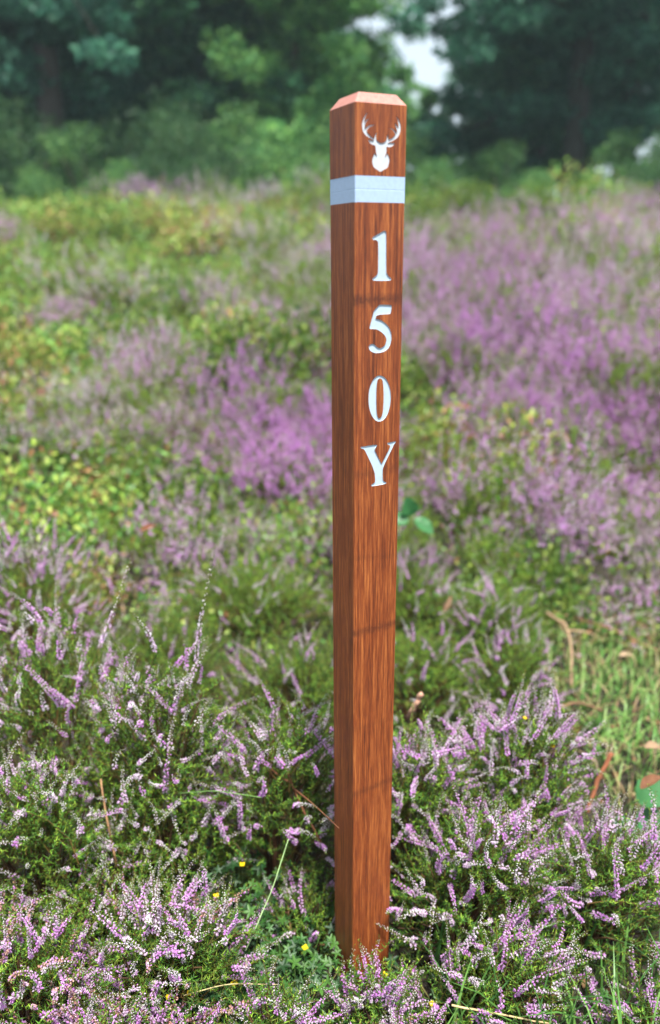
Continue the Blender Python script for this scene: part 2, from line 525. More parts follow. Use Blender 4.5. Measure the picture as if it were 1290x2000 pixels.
# ---------------------------------------------------------------- plant templates
BLOOM = [lin(230, 168, 236), lin(238, 192, 242), lin(220, 148, 228), lin(244, 212, 244)]
BUD = [lin(250, 242, 248), lin(244, 230, 244), lin(250, 248, 244)]
OLD = [lin(222, 168, 150), lin(226, 186, 172), lin(196, 150, 150)]
GREEN = [lin(96, 142, 38), lin(72, 116, 36), lin(144, 180, 56), lin(54, 94, 34), lin(86, 132, 42), lin(118, 134, 46)]


rng = np.random.default_rng(31)


def pick(lst): return lst[rng.integers(len(lst))]


def t_bell(c_in, c_out, flare=0.55, petals=4):
    V, C, F = [], [], []
    for k in range(petals):
        a = 2 * math.pi * k / petals + 0.3
        d = np.array([math.cos(a), math.sin(a), 0]); e = np.array([-math.sin(a), math.cos(a), 0])
        b = len(V)
        V += [np.zeros(3), d * 0.30 + e * 0.26 + [0, 0, .5], d * flare + [0, 0, 1.0], d * 0.30 - e * 0.26 + [0, 0, .5]]
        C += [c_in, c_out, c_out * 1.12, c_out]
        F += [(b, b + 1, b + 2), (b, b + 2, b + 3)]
    return np.array(V), np.array(F), np.clip(np.array(C), 0, 0.9)


def t_bud(c):
    V = [(0, 0, 0), (.28, 0, .5), (-.14, .24, .5), (-.14, -.24, .5), (0, 0, 1)]
    F = [(0, 2, 1), (0, 3, 2), (0, 1, 3), (4, 1, 2), (4, 2, 3), (4, 3, 1)]
    return np.array(V, float), np.array(F), np.tile(c, (5, 1))


def t_scale(c):
    V = [(.5, 0, 0), (-.25, .43, 0), (-.25, -.43, 0), (0, 0, 1)]
    F = [(0, 1, 3), (1, 2, 3), (2, 0, 3)]
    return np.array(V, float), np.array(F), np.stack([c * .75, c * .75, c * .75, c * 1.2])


def spike_template(L, n, bloom, style, low=False):
    """One heather flower spike rising along z from the origin."""
    g = Geo()
    bend = rng.normal(0, 0.28, 2); ph = rng.uniform(0, 6.28)
    def axis(t):
        t = np.asarray(t, float)
        return np.stack([L * (bend[0] * t ** 2 + 0.02 * np.sin(5 * t + ph)), L * (bend[1] * t ** 2 + 0.02 * np.cos(4 * t + ph)), L * t], -1)
    st = lin(120, 112, 60) if style != 'old' else lin(128, 88, 62)
    V, F = tube(axis(np.linspace(-0.35, 1, 4 if low else 6)), np.linspace(0.0010, 0.0005, 4 if low else 6), 3, False)
    g.add(V, F, st)
    side = rng.uniform(0, 6.28)
    for i in range(n):
        t = 0.06 + 0.9 * (i + rng.uniform(-.4, .4)) / n
        p = axis(t)
        a = i * 2.4 + rng.normal(0, .3)
        d = np.array([math.cos(a), math.sin(a), rng.uniform(-0.55, 0.15)])
        d += 0.5 * np.array([math.cos(side), math.sin(side), 0])
        d = norm(d)
        opened = t < bloom + rng.normal(0, 0.10)
        sz = (0.0049 if opened else 0.0043) * (1.12 - 0.5 * t) * rng.uniform(.85, 1.15)
        if low: sz *= 1.7
        if opened:
            c = pick(OLD) if (style == 'old' and rng.random() < .55) else pick(BLOOM)
            if style == 'pale': c = c * 0.55 + pick(BUD) * 0.45
            if style == 'deep': c = c * np.array([.93, .79, .96])
            c = np.clip(c * rng.uniform(.85, 1.08), 0, .85)
            tp = t_bell(c * 0.8, c, rng.uniform(.35, .6), 3 if low else 4)
        else:
            c = pick(BUD) * rng.uniform(.9, 1.0)
            if style == 'deep': c = c * 0.4 + pick(BLOOM) * 0.6
            if t > 0.86: c = c * 0.5 + lin(150, 165, 90) * 0.5
            tp = t_bud(c)
        Rm = frames(d[None], np.array([rng.uniform(0, 6.28)]))
        g.add(*replicate(tp, Rm, np.array([sz]), (p + d * 0.0012)[None]))
    if not low:
        for i in range(int(n * 0.7)):
            t = rng.uniform(-0.3, 1.0); p = axis(t); a = rng.uniform(0, 6.28)
            d = norm(np.array([math.cos(a), math.sin(a), 0.9]))
            tp = t_bud(pick(GREEN) * rng.uniform(.8, 1.2))
            g.add(*replicate(tp, frames(d[None], np.array([a])), np.array([[.0022, .0022, .0055]]), p[None]))
    return g.get()


def shoot_template(L, n, low=False):
    """A leafy green heather shoot with short scale-leaved side shoots."""
    g = Geo()
    bend = rng.normal(0, 0.2, 2)
    def axis(t):
        t = np.asarray(t, float)
        return np.stack([L * bend[0] * t ** 2, L * bend[1] * t ** 2, L * t], -1)
    V, F = tube(axis(np.linspace(-0.3, 1, 4)), np.linspace(0.0011, 0.0005, 4), 3, False)
    g.add(V, F, lin(104, 84, 44))
    for i in range(n):
        t = 0.02 + 0.96 * (i + rng.uniform(0, 1)) / n
        p = axis(t); a = i * 2.4 + rng.normal(0, .4)
        d = norm(np.array([math.cos(a), math.sin(a), rng.uniform(.5, 1.3)]))
        ln = rng.uniform(.007, .015) * (1.15 - 0.6 * t); w = 0.0021
        if low: ln *= 1.7; w *= 1.9
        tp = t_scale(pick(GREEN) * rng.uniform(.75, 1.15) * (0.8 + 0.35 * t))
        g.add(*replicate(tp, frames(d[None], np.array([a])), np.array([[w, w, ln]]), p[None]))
    return g.get()


def leaf_template(fold=0.25, width=0.55):
    """A small oval leaf along z, folded on its midrib."""
    V = [(0, 0, 0), (width / 2, fold * .3, .35), (0, 0, .5), (-width / 2, fold * .3, .35), (width * .36, fold * .25, .75), (-width * .36, fold * .25, .75), (0, -.06, 1)]
    F = [(0, 1, 2), (0, 2, 3), (1, 4, 2), (2, 5, 3), (2, 4, 6), (2, 6, 5)]
    return np.array(V, float), np.array(F), np.ones((7, 3))


SPIKES = {}
for style, bl in (('lilac', (.55, .85)), ('pale', (.25, .7)), ('bud', (.02, .3)), ('old', (.6, .9))):
    SPIKES[style] = []
    for i in range(7):
        L = rng.uniform(.045, .125)
        V, F, C = spike_template(L, int(L * 520), rng.uniform(*bl), style)
        SPIKES[style].append((make_mesh('flower_spike', V, F, C, M_FLOWER), L))
SHOOTS = [shoot_template(rng.uniform(.06, .10), 30) for _ in range(8)]
LOW_SPIKES = {s: [spike_template(rng.uniform(.07, .12), 13, b, s, True) for _ in range(5)] for s, b in (('deep', .9), ('lilac', .75), ('pale', .6))}
LOW_SHOOTS = [shoot_template(rng.uniform(.08, .12), 12, True) for _ in range(5)]
LEAF = leaf_template()


def dome(n, rx, ry, h, lo=0.8, hi=1.05, edge=1.0):
    """Points and outward directions on a rough mound."""
    r = np.sqrt(rng.random(n)) * edge; a = rng.uniform(0, 2 * math.pi, n)
    k = rng.uniform(lo, hi, n)
    P = np.stack([rx * r * np.cos(a) * k, ry * r * np.sin(a) * k, h * np.power(np.maximum(1 - r ** 2, 0.02), .5) * k], -1)
    D = np.stack([r * np.cos(a) * .8, r * np.sin(a) * .8, np.full(n, 1.0) * (1.15 - .5 * r)], -1) + rng.normal(0, .28, (n, 3))
    return P, norm(D)


def woody(g, P, n, rad=0.0016):
    for i in rng.choice(len(P), min(n, len(P)), replace=False):
        e = P[i]; s = np.array([e[0] * .12, e[1] * .12, -0.02])
        m = np.array([e[0] * .45, e[1] * .45, e[2] * .65]) + rng.normal(0, .015, 3)
        V, F = tube(bez(s, m, e, 5), np.linspace(rad * 1.9, rad * .7, 5), 4, False)
        g.add(V, F, pick([lin(86, 60, 40), lin(104, 78, 54), lin(70, 50, 38)]) * rng.uniform(.8, 1.2))


def heather_plant(x, y, rx, ry, h, nsp, nsh, styles, label, lean=(0, 0), sp_scale=1.0, group='heather plants round the post', tint=(1, 1, 1), extra=()):
    root = empty('heather_plant', (x, y, float(tz(x, y))))
    tag(root, label, 'heather', group)
    P, D = dome(nsh, rx, ry, h, .62, 1.0)
    D = norm(D + np.array([lean[0], lean[1], 0]))
    g = Geo()
    P2 = P + np.array([lean[0], lean[1], 0]) * P[:, 2:3]
    idx = rng.integers(len(SHOOTS), size=nsh)
    for k in range(len(SHOOTS)):
        s = idx == k
        if not s.any(): continue
        tn = np.array(tint) * rng.uniform(.75, 1.2, (s.sum(), 1)) * np.array([1, 1, 1])
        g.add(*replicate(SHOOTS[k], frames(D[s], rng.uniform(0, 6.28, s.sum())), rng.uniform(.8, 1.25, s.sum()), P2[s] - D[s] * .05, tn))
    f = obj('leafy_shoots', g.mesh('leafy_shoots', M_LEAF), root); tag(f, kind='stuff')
    g = Geo(); woody(g, P2, 50)
    obj('woody_stems', g.mesh('woody_stems', M_BARK), root)
    P, D = dome(nsp, rx, ry, h, .86, 1.08)
    P = P + np.array([lean[0], lean[1], 0]) * P[:, 2:3]
    D = norm(D + np.array([lean[0], lean[1], 0]))
    Rm = frames(D, rng.uniform(0, 6.28, nsp))
    names = list(styles); pr = np.array([styles[k] for k in names], float); pr /= pr.sum()
    for i in range(nsp):
        me, L = SPIKES[names[rng.choice(len(names), p=pr)]][rng.integers(7)]
        o = bpy.data.objects.new('flower_spike', me)
        s = rng.uniform(.75, 1.2) * sp_scale
        M = Matrix(Rm[i].tolist()).to_4x4()
        o.parent = root
        o.matrix_local = Matrix.Translation(Vector(P[i] - D[i] * L * s * .35)) @ M @ Matrix.Diagonal((s, s, s, 1))
        col.objects.link(o)
    for tip, dr, Ls in extra:                   # single long spikes that stand above the rest
        me, L = SPIKES['pale'][rng.integers(7)]
        dr = norm(np.array(dr)); s = Ls / L
        o = bpy.data.objects.new('flower_spike', me)
        o.parent = root
        M = Matrix(frames(dr[None], np.array([1.]))[0].tolist()).to_4x4()
        o.matrix_local = Matrix.Translation(Vector(np.array(tip) - np.array(root.location) - dr * Ls)) @ M @ Matrix.Diagonal((.9, .9, s, 1))
        col.objects.link(o)
    return root

# ---------------------------------------------------------------- trees behind the bank
rng = np.random.default_rng(5)


def leaf_cloud(g, centres, radii, n_each, size, cols, flat=0.7):
    tp = (np.array([(0, 0, 0), (.36, .06, .5), (0, 0, 1.), (-.36, .06, .5)]), np.array([(0, 1, 2), (0, 2, 3)]), np.ones((4, 3)))
    for c, r in zip(centres, radii):
        n = n_each
        p = rng.normal(0, 1, (n, 3)); p = norm(p) * (rng.random((n, 1)) ** .45) * r
        p[:, 2] *= flat
        d = rng.normal(0, 1, (n, 3)) + np.array([0, 0, -.2]) + norm(p) * .6
        tn = np.array([pick(cols) for _ in range(n)]) * rng.uniform(.7, 1.25, (n, 1)) * rng.uniform(.8, 1.15)
        g.add(*replicate(tp, frames(d, rng.uniform(0, 6.28, n)), size * rng.uniform(.7, 1.3, n), c + p, tn))


def make_tree(kind, H, tr, crown_lo, spread, n_limb, cols, bark, leaf=.16, n_leaf=70):
    """Trunk with limbs as one mesh, crown as another; returns the two meshes."""
    gt, gc = Geo(), Geo()
    zs = np.linspace(-.4, H, 12)
    wx = np.cumsum(rng.normal(0, .05, 12)); wy = np.cumsum(rng.normal(0, .05, 12))
    P = np.stack([wx - wx[1], wy - wy[1], zs], -1)
    V, F = tube(P, tr * (1 - .85 * np.linspace(0, 1, 12)) * np.where(zs < .2, 1.25, 1), 9, False)
    cc = np.tile(bark, (len(V), 1)) * rng.uniform(.75, 1.2, (len(V), 1)); gt.add(V, F, cc)
    cen, rad = [], []
    for i in range(n_limb):
        t = crown_lo + (1 - crown_lo) * (i + rng.random()) / n_limb
        p0 = np.array([np.interp(t * H, zs, P[:, 0]), np.interp(t * H, zs, P[:, 1]), t * H])
        a = i * 2.4 + rng.normal(0, .4)
        prof = math.sin(math.pi * min(1, .25 + .75 * (1 - t))) ** .6 if kind == 'broad' else (1.05 - .8 * (t - crown_lo) / (1 - crown_lo))
        ln = spread * prof * rng.uniform(.65, 1.1)
        up = rng.uniform(.1, .6) if kind == 'broad' else rng.uniform(-.25, .15)
        p2 = p0 + ln * np.array([math.cos(a), math.sin(a), up])
        p1 = p0 + ln * .5 * np.array([math.cos(a), math.sin(a), up * .4 + .2])
        B = bez(p0, p1, p2, 6)
        r0 = tr * (1 - .8 * t) * .42
        V, F = tube(B, np.linspace(r0, .015, 6), 5, False); gt.add(V, F, bark * rng.uniform(.8, 1.1))
        for s in (.15, .32, .48, .64, .82, 1.0):
            q = bez(p0, p1, p2, 21)[int(s * 20)]
            for _ in range(2 if kind == 'broad' else 2):
                off = rng.normal(0, .28 * ln * s + .1, 3) * np.array([.6, .6, .4])
                e = q + off
                V, F = tube(bez(q, (q + e) / 2 + [0, 0, .05], e, 3), np.array([.02, .014, .008]), 3, False); gt.add(V, F, bark)
                cen.append(e); rad.append(rng.uniform(.32, .62) * (spread / 3.0) ** .5)
    leaf_cloud(gc, cen, rad, n_leaf, leaf, cols, .65 if kind == 'broad' else .4)
    return gt.mesh('trunk', M_BARK), gc.mesh('crown', M_TREE)


def place_tree(name, meshes, x, y, s, rz, label, cat='tree', group='trees behind the heath bank'):
    r = empty(name, (x, y, float(tz(x, y)) - .05), rz)
    r.scale = (s, s, s)
    tag(r, label, cat, group)
    obj('trunk', meshes[0], r); obj('crown', meshes[1], r)
    return r


DK = [lin(87, 148, 105), lin(71, 129, 93), lin(109, 167, 111), lin(63, 113, 87)]
MID = [lin(111, 170, 101), lin(135, 188, 105), lin(93, 148, 93), lin(151, 200, 111)]
PINE = [lin(73, 132, 105), lin(60, 111, 93), lin(89, 148, 117), lin(52, 95, 81)]
BR = lin(96, 82, 76)
broad_a = make_tree('broad', 10.5, .26, .12, 3.4, 24, DK, BR, .15, 230)
broad_b = make_tree('broad', 9.0, .2, .10, 3.0, 22, MID, lin(84, 74, 60), .15, 230)
pine_a = make_tree('pine', 12.0, .30, .20, 3.3, 26, PINE, lin(78, 68, 64), .13, 230)
pine_b = make_tree('pine', 12.0, .27, .12, 3.6, 26, PINE, lin(58, 54, 50), .13, 230)
AZ = lambda px: (px - 645) / F_PX      # bearing of something seen at that column


def at(px, d): return AZ(px) * d, d


TREES = [
    ('pine_tree', pine_a, 142, 17.0, 1.0, .3, 'tall pine with thick bare grey trunk behind the yellow green bilberry'),
    ('broadleaf_tree', broad_a, 330, 19.0, 1.0, 1.1, 'dark broadleaf tree just right of the pine with the thick bare trunk'),
    ('broadleaf_tree', broad_b, 570, 18.0, .8, 2.0, 'lighter green rounded tree just left of the top of the post'),
    ('broadleaf_tree', broad_a, 20, 21.0, 1.05, 4.2, 'dark broadleaf tree at the left edge behind the thick bare trunk'),
    ('broadleaf_tree', broad_b, 450, 22.5, 1.1, 5.0, 'tall dark broadleaf tree filling the sky left of the rounded tree'),
    ('pine_tree', pine_b, 1070, 17.5, 1.02, .8, 'dark spreading pine with slim trunk behind the purple heather'),
    ('pine_tree', pine_a, 1160, 20.5, .95, 2.6, 'second dark pine overlapping the spreading pine near the right edge'),
    ('broadleaf_tree', broad_a, 1010, 22.0, .75, 3.3, 'lower dark tree beside the strip of sky right of the post'),
    ('broadleaf_tree', broad_b, 1450, 20.0, .8, 1.7, 'green tree at the right edge beyond the dark pines'),
    ('broadleaf_tree', broad_a, 200, 27.0, 1.2, 5.6, 'far dark tree between the bare trunk and its right neighbour'),
    ('broadleaf_tree', broad_a, -170, 19.0, 1.0, 2.9, 'dark tree reaching in over the left edge of the wood'),
    ('broadleaf_tree', broad_b, 90, 31.0, 1.25, .4, 'far green tree glimpsed left of the thick bare trunk'),
    ('broadleaf_tree', broad_a, 420, 31.0, 1.3, 1.4, 'far dark tree filling the gap above the small pale bush'),
    ('broadleaf_tree', broad_a, 570, 27.0, 1.0, 2.4, 'far dark tree behind the lighter rounded tree'),
    ('pine_tree', pine_b, 255, 22.0, 1.0, 3.1, 'dark pine between the bare trunk and the tall dark broadleaf tree'),
    ('broadleaf_tree', broad_a, 1090, 30.0, .85, 5.1, 'far dark tree seen under the branches of the spreading pine'),
    ('broadleaf_tree', broad_a, 1330, 31.0, .6, 4.4, 'far low tree beyond the right edge of the pines'),
    ('broadleaf_tree', broad_a, 985, 25.0, .8, 2.2, 'dark tree right of the strip of sky, behind the spreading pine'),
    ('broadleaf_tree', broad_b, 800, 28.0, .42, .9, 'small far tree closing the foot of the strip of sky'),
    ('broadleaf_tree', broad_a, 905, 27.0, .56, 5.9, 'far tree between the strip of sky and the spreading pine'),
    ('broadleaf_tree', broad_b, 720, 30.0, .5, 3.9, 'small far tree showing below the strip of sky behind the post top'),
]
for nm, ms, px, d, s, rz, lb in TREES:
    x, y = at(px, d)
    place_tree(nm, ms, x, y, s, rz, lb)


def make_bush(R, H, cols, n=34, n_leaf=220, leaf=.075):
    gt, gc = Geo(), Geo()
    cen, rad = [], []
    for i in range(n):
        a = rng.uniform(0, 6.28); r = math.sqrt(rng.random()) * R
        z = H * (1 - (r / R) ** 2 * .55) * rng.uniform(.25, 1.0)
        e = np.array([r * math.cos(a), r * math.sin(a), z]); cen.append(e); rad.append(rng.uniform(.18, .36) * (R + H) / 2)
        V, F = tube(bez((e[0] * .1, e[1] * .1, -.1), e * [.5, .5, .7], e, 4), np.linspace(.022, .006, 4), 4, False)
        gt.add(V, F, BR * rng.uniform(.7, 1.1))
    leaf_cloud(gc, cen, rad, n_leaf, leaf, cols, .8)
    return gt.mesh('stems', M_BARK), gc.mesh('foliage', M_TREE)


LIGHT = [lin(63, 102, 63), lin(75, 113, 68), lin(52, 89, 58), lin(86, 118, 71)]
bush_a = make_bush(1.3, 2.1, LIGHT); bush_b = make_bush(1.2, 1.7, [c * .62 for c in MID])
BUSHES = [(-40, 14.5, 1.0, 'a', 'light green understorey bush at the left edge below the wood'),
          (70, 15.5, .95, 'a', 'light green bush at the foot of the thick bare trunk, on its left'),
          (190, 14.2, .8, 'b', 'green bush at the foot of the thick bare trunk, on its right'),
          (300, 15.2, 1.0, 'a', 'broad light green bush below the dark broadleaf tree'),
          (400, 14.0, .75, 'a', 'small pale green bush on the skyline left of the post'),
          (500, 16.5, 1.15, 'b', 'dark green bush in the gap under the rounded tree'),
          (620, 16.0, 1.1, 'b', 'dark green bush directly behind the head of the post'),
          (850, 15.5, .5, 'b', 'light green bush just right of the post head'),
          (955, 16.5, .8, 'b', 'green bush under the spreading pine, near the post'),
          (1180, 16.0, .9, 'b', 'dark green bush at the foot of the second pine'),
          (1265, 14.0, .6, 'a', 'small yellow green bush at the right edge above the purple heather'),
          (1245, 17.0, 1.0, 'b', 'green bush filling the gap beside the foot of the second pine'),
          (800, 17.0, .9, 'b', 'green bush behind the white band of the post'),
          (1350, 15.0, 1.0, 'b', 'green bush cut by the right edge below the pines')]
for px, d, s, k, lb in BUSHES:
    x, y = at(px, d)
    r = empty('understorey_bush', (x, y, float(tz(x, y)) - .05), rng.uniform(0, 6.28)); r.scale = (s, s, s)
    tag(r, lb, 'bush', 'bushes along the edge of the wood')
    ms = bush_a if k == 'a' else bush_b
    obj('stems', ms[0], r); obj('foliage', ms[1], r)


# ---------------------------------------------------------------- heather and bilberry on the bank
rng = np.random.default_rng(11)
YG = [lin(138, 178, 68), lin(112, 162, 64), lin(164, 188, 80), lin(92, 144, 66), lin(178, 194, 98), lin(122, 164, 92), lin(150, 108, 74), lin(104, 148, 68), lin(84, 128, 60)]


def lobes(n, R, h, lo, hi):
    """Points on an uneven patch of several small mounds run together."""
    k = 7
    c = np.vstack([[0, 0], rng.normal(0, R * .55, (k - 1, 2))]); rr = rng.uniform(.45, .75, k) * R; hh = rng.uniform(.55, 1.15, k) * h
    w = rr ** 2; idx = rng.choice(k, n, p=w / w.sum())
    P, D = dome(n, 1, 1, 1, lo, hi)
    P = P * np.stack([rr[idx], rr[idx], hh[idx]], -1)
    P[:, :2] += c[idx]
    return P, norm(D + rng.normal(0, .15, (n, 3)))


def bank_heather(style, nsp, nsh, tint, berry=0):
    gl, gf = Geo(), Geo()
    R, h = .36, .34
    P, D = lobes(nsh, R, h, .55, 1.0)
    idx = rng.integers(5, size=nsh)
    for k in range(5):
        s = idx == k
        gl.add(*replicate(LOW_SHOOTS[k], frames(D[s], rng.uniform(0, 6.28, s.sum())), rng.uniform(.9, 1.4, s.sum()), P[s] - D[s] * .06,
                          np.array(tint) * rng.uniform(.7, 1.2, (s.sum(), 1))))
    woody(gl, P, 14, .003)
    if berry:
        P, D = lobes(berry, R, h * .9, .6, 1.0)
        tn = np.array([pick(YG) for _ in range(berry)]) * rng.uniform(.75, 1.2, (berry, 1))
        gl.add(*replicate(LEAF, frames(norm(D + rng.normal(0, .6, (berry, 3))), rng.uniform(0, 6.28, berry)), rng.uniform(.02, .034, berry), P, tn))
    P, D = lobes(nsp, R, h, .85, 1.12)
    D = norm(D + [0, 0, .3])
    idx = rng.integers(5, size=nsp)
    for k in range(5):
        s = idx == k
        if s.any():
            gf.add(*replicate(LOW_SPIKES[style][k], frames(D[s], rng.uniform(0, 6.28, s.sum())), rng.uniform(.75, 1.25, s.sum()), P[s] - D[s] * .03,
                              rng.uniform(.8, 1.1, (s.sum(), 1)) * np.ones(3)))
    return gl.mesh('leafy_shoots', M_LEAF), gf.mesh('flower_spikes', M_FLOWER)


def bilberry(cols, n=1500, spk=14):
    gs, gl = Geo(), Geo()
    R, h = .36, .30
    P, D = lobes(n, R, h, .45, 1.05)
    d = norm(D * .4 + rng.normal(0, .6, (n, 3)) + [0, 0, .15])
    tn = np.array([pick(cols) for _ in range(n)]) * rng.uniform(.7, 1.2, (n, 1))
    gl.add(*replicate(LEAF, frames(d, rng.uniform(0, 6.28, n)), rng.uniform(.018, .036, n), P, tn))
    woody(gs, P, 40, .002)
    return gs.mesh('stems', M_BARK), gl.mesh('leaves', M_LEAF)


YR = [lin(146, 164, 70), lin(160, 160, 76), lin(170, 122, 90), lin(118, 146, 62), lin(130, 154, 76), lin(156, 104, 84), lin(148, 168, 86), lin(110, 140, 64)]
DG = [lin(84, 118, 44), lin(102, 128, 48), lin(70, 104, 46), lin(122, 140, 56)]
HV = {'purple': [bank_heather('deep', 290, 250, (1.2, 1.2, 1.15)) for _ in range(3)],
      'lilac': [bank_heather('lilac', 260, 250, (1.25, 1.25, 1.15), 60) for _ in range(3)],
      'grey': [bank_heather('pale', 200, 250, (1.25, 1.25, 1.15), 120) for _ in range(2)],
      'green': [bank_heather('lilac', 50, 340, (1.3, 1.3, 1.15), 160) for _ in range(2)]}
BV = {'yellow': [bilberry(YG) for _ in range(3)], 'red': [bilberry(YR) for _ in range(2)], 'dark': [bilberry(DG) for _ in range(2)]}
# patches: bearing column, half width in columns, distance, half depth, kind
PATCH = [(560, 90, 3.3, .3, 'purple'), (600, 70, 3.7, .35, 'purple'), (300, 80, 3.6, .25, 'lilac'), (480, 60, 6.0, .5, 'lilac'), (120, 70, 5.0, .3, 'grey'), (40, 70, 3.1, .25, 'lilac'), (540, 105, 3.4, .35, 'purple'), (590, 70, 5.2, .7, 'purple'), (180, 120, 4.0, .35, 'grey'), (330, 70, 5.2, .4, 'dark'), (60, 70, 4.5, .4, 'yellow'), (330, 60, 4.3, .4, 'lilac'),
         (540, 120, 7.5, .9, 'grey'), (440, 70, 4.9, .4, 'red'), (420, 60, 3.7, .22, 'red'), (90, 90, 3.5, .3, 'dark'),
         (270, 110, 3.05, .22, 'yellow'), (60, 90, 2.75, .25, 'lilac'), (270, 80, 2.95, .2, 'yellow'), (130, 70, 2.75, .25, 'green'), (420, 60, 2.9, .25, 'dark'), (480, 130, 2.75, .2, 'lilac'),
         (540, 90, 2.45, .25, 'green'), (180, 220, 5.6, 1.0, 'yellow'), (330, 90, 6.2, .5, 'dark'), (150, 200, 8.0, 1.2, 'yellow'),
         (560, 110, 10.3, .9, 'red'), (380, 90, 9.2, .8, 'red'), (160, 160, 10.6, .8, 'yellow'), (420, 110, 10.4, .7, 'grey'), (300, 90, 8.2, .5, 'grey'), (60, 80, 9.0, .5, 'lilac'), (230, 60, 6.6, .4, 'grey'), (630, 60, 6.3, .6, 'grey'),
         (920, 75, 3.35, .22, 'red'), (840, 80, 4.3, .55, 'dark'), (840, 60, 5.6, .5, 'green'), (1000, 130, 5.6, 1.0, 'purple'), (1200, 200, 5.4, .9, 'lilac'),
         (1190, 220, 3.9, .55, 'purple'), (1000, 110, 4.4, .4, 'lilac'), (830, 90, 3.0, .3, 'lilac'), (1000, 150, 2.75, .25, 'green'), (1250, 160, 3.1, .35, 'purple'),
         (1150, 120, 2.62, .2, 'dark'), (900, 120, 7.2, .9, 'purple'), (1180, 180, 7.3, .9, 'purple'), (880, 120, 10.2, 1.0, 'dark'), (1110, 120, 8.8, .5, 'red'),
         (1000, 90, 9.3, .6, 'lilac'), (1230, 130, 10.6, 1.0, 'purple'), (1100, 90, 10.6, .7, 'yellow'), (1260, 120, 8.6, .5, 'yellow')]
WORD = {'purple': 'deep purple heather', 'lilac': 'lilac heather', 'grey': 'faded pinkish heather', 'green': 'nearly flowerless green heather',
        'yellow': 'yellow green bilberry', 'red': 'bilberry with reddening leaves', 'dark': 'dark green bilberry'}


def zone_kind(px, d):
    best, kb = 1.35, None
    for c, w, dc, dw, k in PATCH:
        q = ((px - c) / w) ** 2 + ((d - dc) / dw) ** 2
        if q < best: best, kb = q, k
    if kb and rng.random() < .85: return kb
    if px < 640: return rng.choice(['yellow', 'red', 'grey', 'dark', 'lilac'], p=[.46, .14, .12, .16, .12])
    return rng.choice(['purple', 'lilac', 'green', 'dark', 'grey'], p=[.42, .3, .1, .08, .10])


d = 2.5
while d < 11.6:
    step = .25 + .055 * (d - 2.5)
    halfw = .50 * d + .45
    n = max(3, int(2 * halfw / (step * 1.35)))
    for i in range(n):
        x = -halfw + 2 * halfw * (i + rng.uniform(.15, .85)) / n
        y = d + rng.uniform(-.4, .4) * step
        px = 645 + F_PX * x / y
        if 1040 < px < 1500 and y < 2.4: continue
        k = zone_kind(px, y)
        if k == 'purple' and px > 700: k = rng.choice(['purple', 'lilac', 'grey', 'green'], p=[.5, .4, .05, .05])
        s = (.82 + .065 * (y - 2.5)) * rng.uniform(.8, 1.2)
        if y < 2.8: s *= .7
        side = ('by the left edge', 'well left of the post', 'just left of the post', 'just right of the post', 'well right of the post', 'by the right edge')[int(np.digitize(px, (120, 400, 690, 920, 1150)))]
        row = 'at the foot of the bank' if y < 3.3 else 'on the lower bank' if y < 4.8 else 'halfway up the bank' if y < 7.5 else 'near the top of the bank'
        if k in HV:
            ms = HV[k][rng.integers(len(HV[k]))]; nm, cat, names = 'heather_bush', 'heather', ('leafy_shoots', 'flower_spikes')
        else:
            ms = BV[k][rng.integers(len(BV[k]))]; nm, cat, names = 'bilberry_bush', 'bilberry', ('stems', 'leaves')
        r = empty(nm, (x, y, float(tz(x, y)) - .03), rng.uniform(0, 6.28))
        r.scale = (s * rng.uniform(.9, 1.25), s * rng.uniform(.9, 1.25), s * rng.uniform(.65, 1.5))
        tag(r, 'blurred ' + WORD[k] + ' ' + row + ', ' + side, cat, WORD[k] + ' ' + row + ' ' + side)
        for m_, n_ in zip(ms, names):
            o = obj(n_, m_, r)
            if n_ != 'stems': tag(o, kind='stuff')
    d += step


def ground_cover():
    """Low leaves filling the spaces between the bushes of the bank."""
    g = Geo()
    n = 30000
    y = 1.6 + 10.1 * rng.random(n) ** .8; x = rng.uniform(-1, 1, n) * (.52 * y + .5)
    keep = ~((x > .5) & (y < 2.15)); x, y = x[keep], y[keep]; n = len(x)
    P = np.stack([x, y, tz(x, y) + rng.uniform(.0, .13, n)], -1)
    cols = YG + DG + [lin(160, 120, 80), lin(120, 130, 60)]
    tn = np.array([pick(cols) for _ in range(n)]) * rng.uniform(.45, .85, (n, 1))
    dd = rng.normal(0, .7, (n, 3)) + [0, -.1, .5]
    g.add(*replicate(LEAF, frames(dd, rng.uniform(0, 6.28, n)), rng.uniform(.014, .03, n) * (1 + .12 * (y - 1.6)), P, tn))
    tag(obj('ground_cover', g.mesh('ground_cover', M_LEAF)), 'low mixed green leaves covering the bank between the bushes', 'ground cover', kind='stuff')


ground_cover()

# ---------------------------------------------------------------- heather close to the post
def W3(px, py, d):
    """Point at distance d straight ahead seen at that pixel: used once to read positions off the photograph."""
    v = (py - 1000) / F_PX; h = (px - 645) / F_PX
    dep = d / (math.cos(PITCH) - v * math.sin(PITCH))
    return np.array([h * dep, d, CAM_H - dep * (math.sin(PITCH) + v * math.cos(PITCH))])


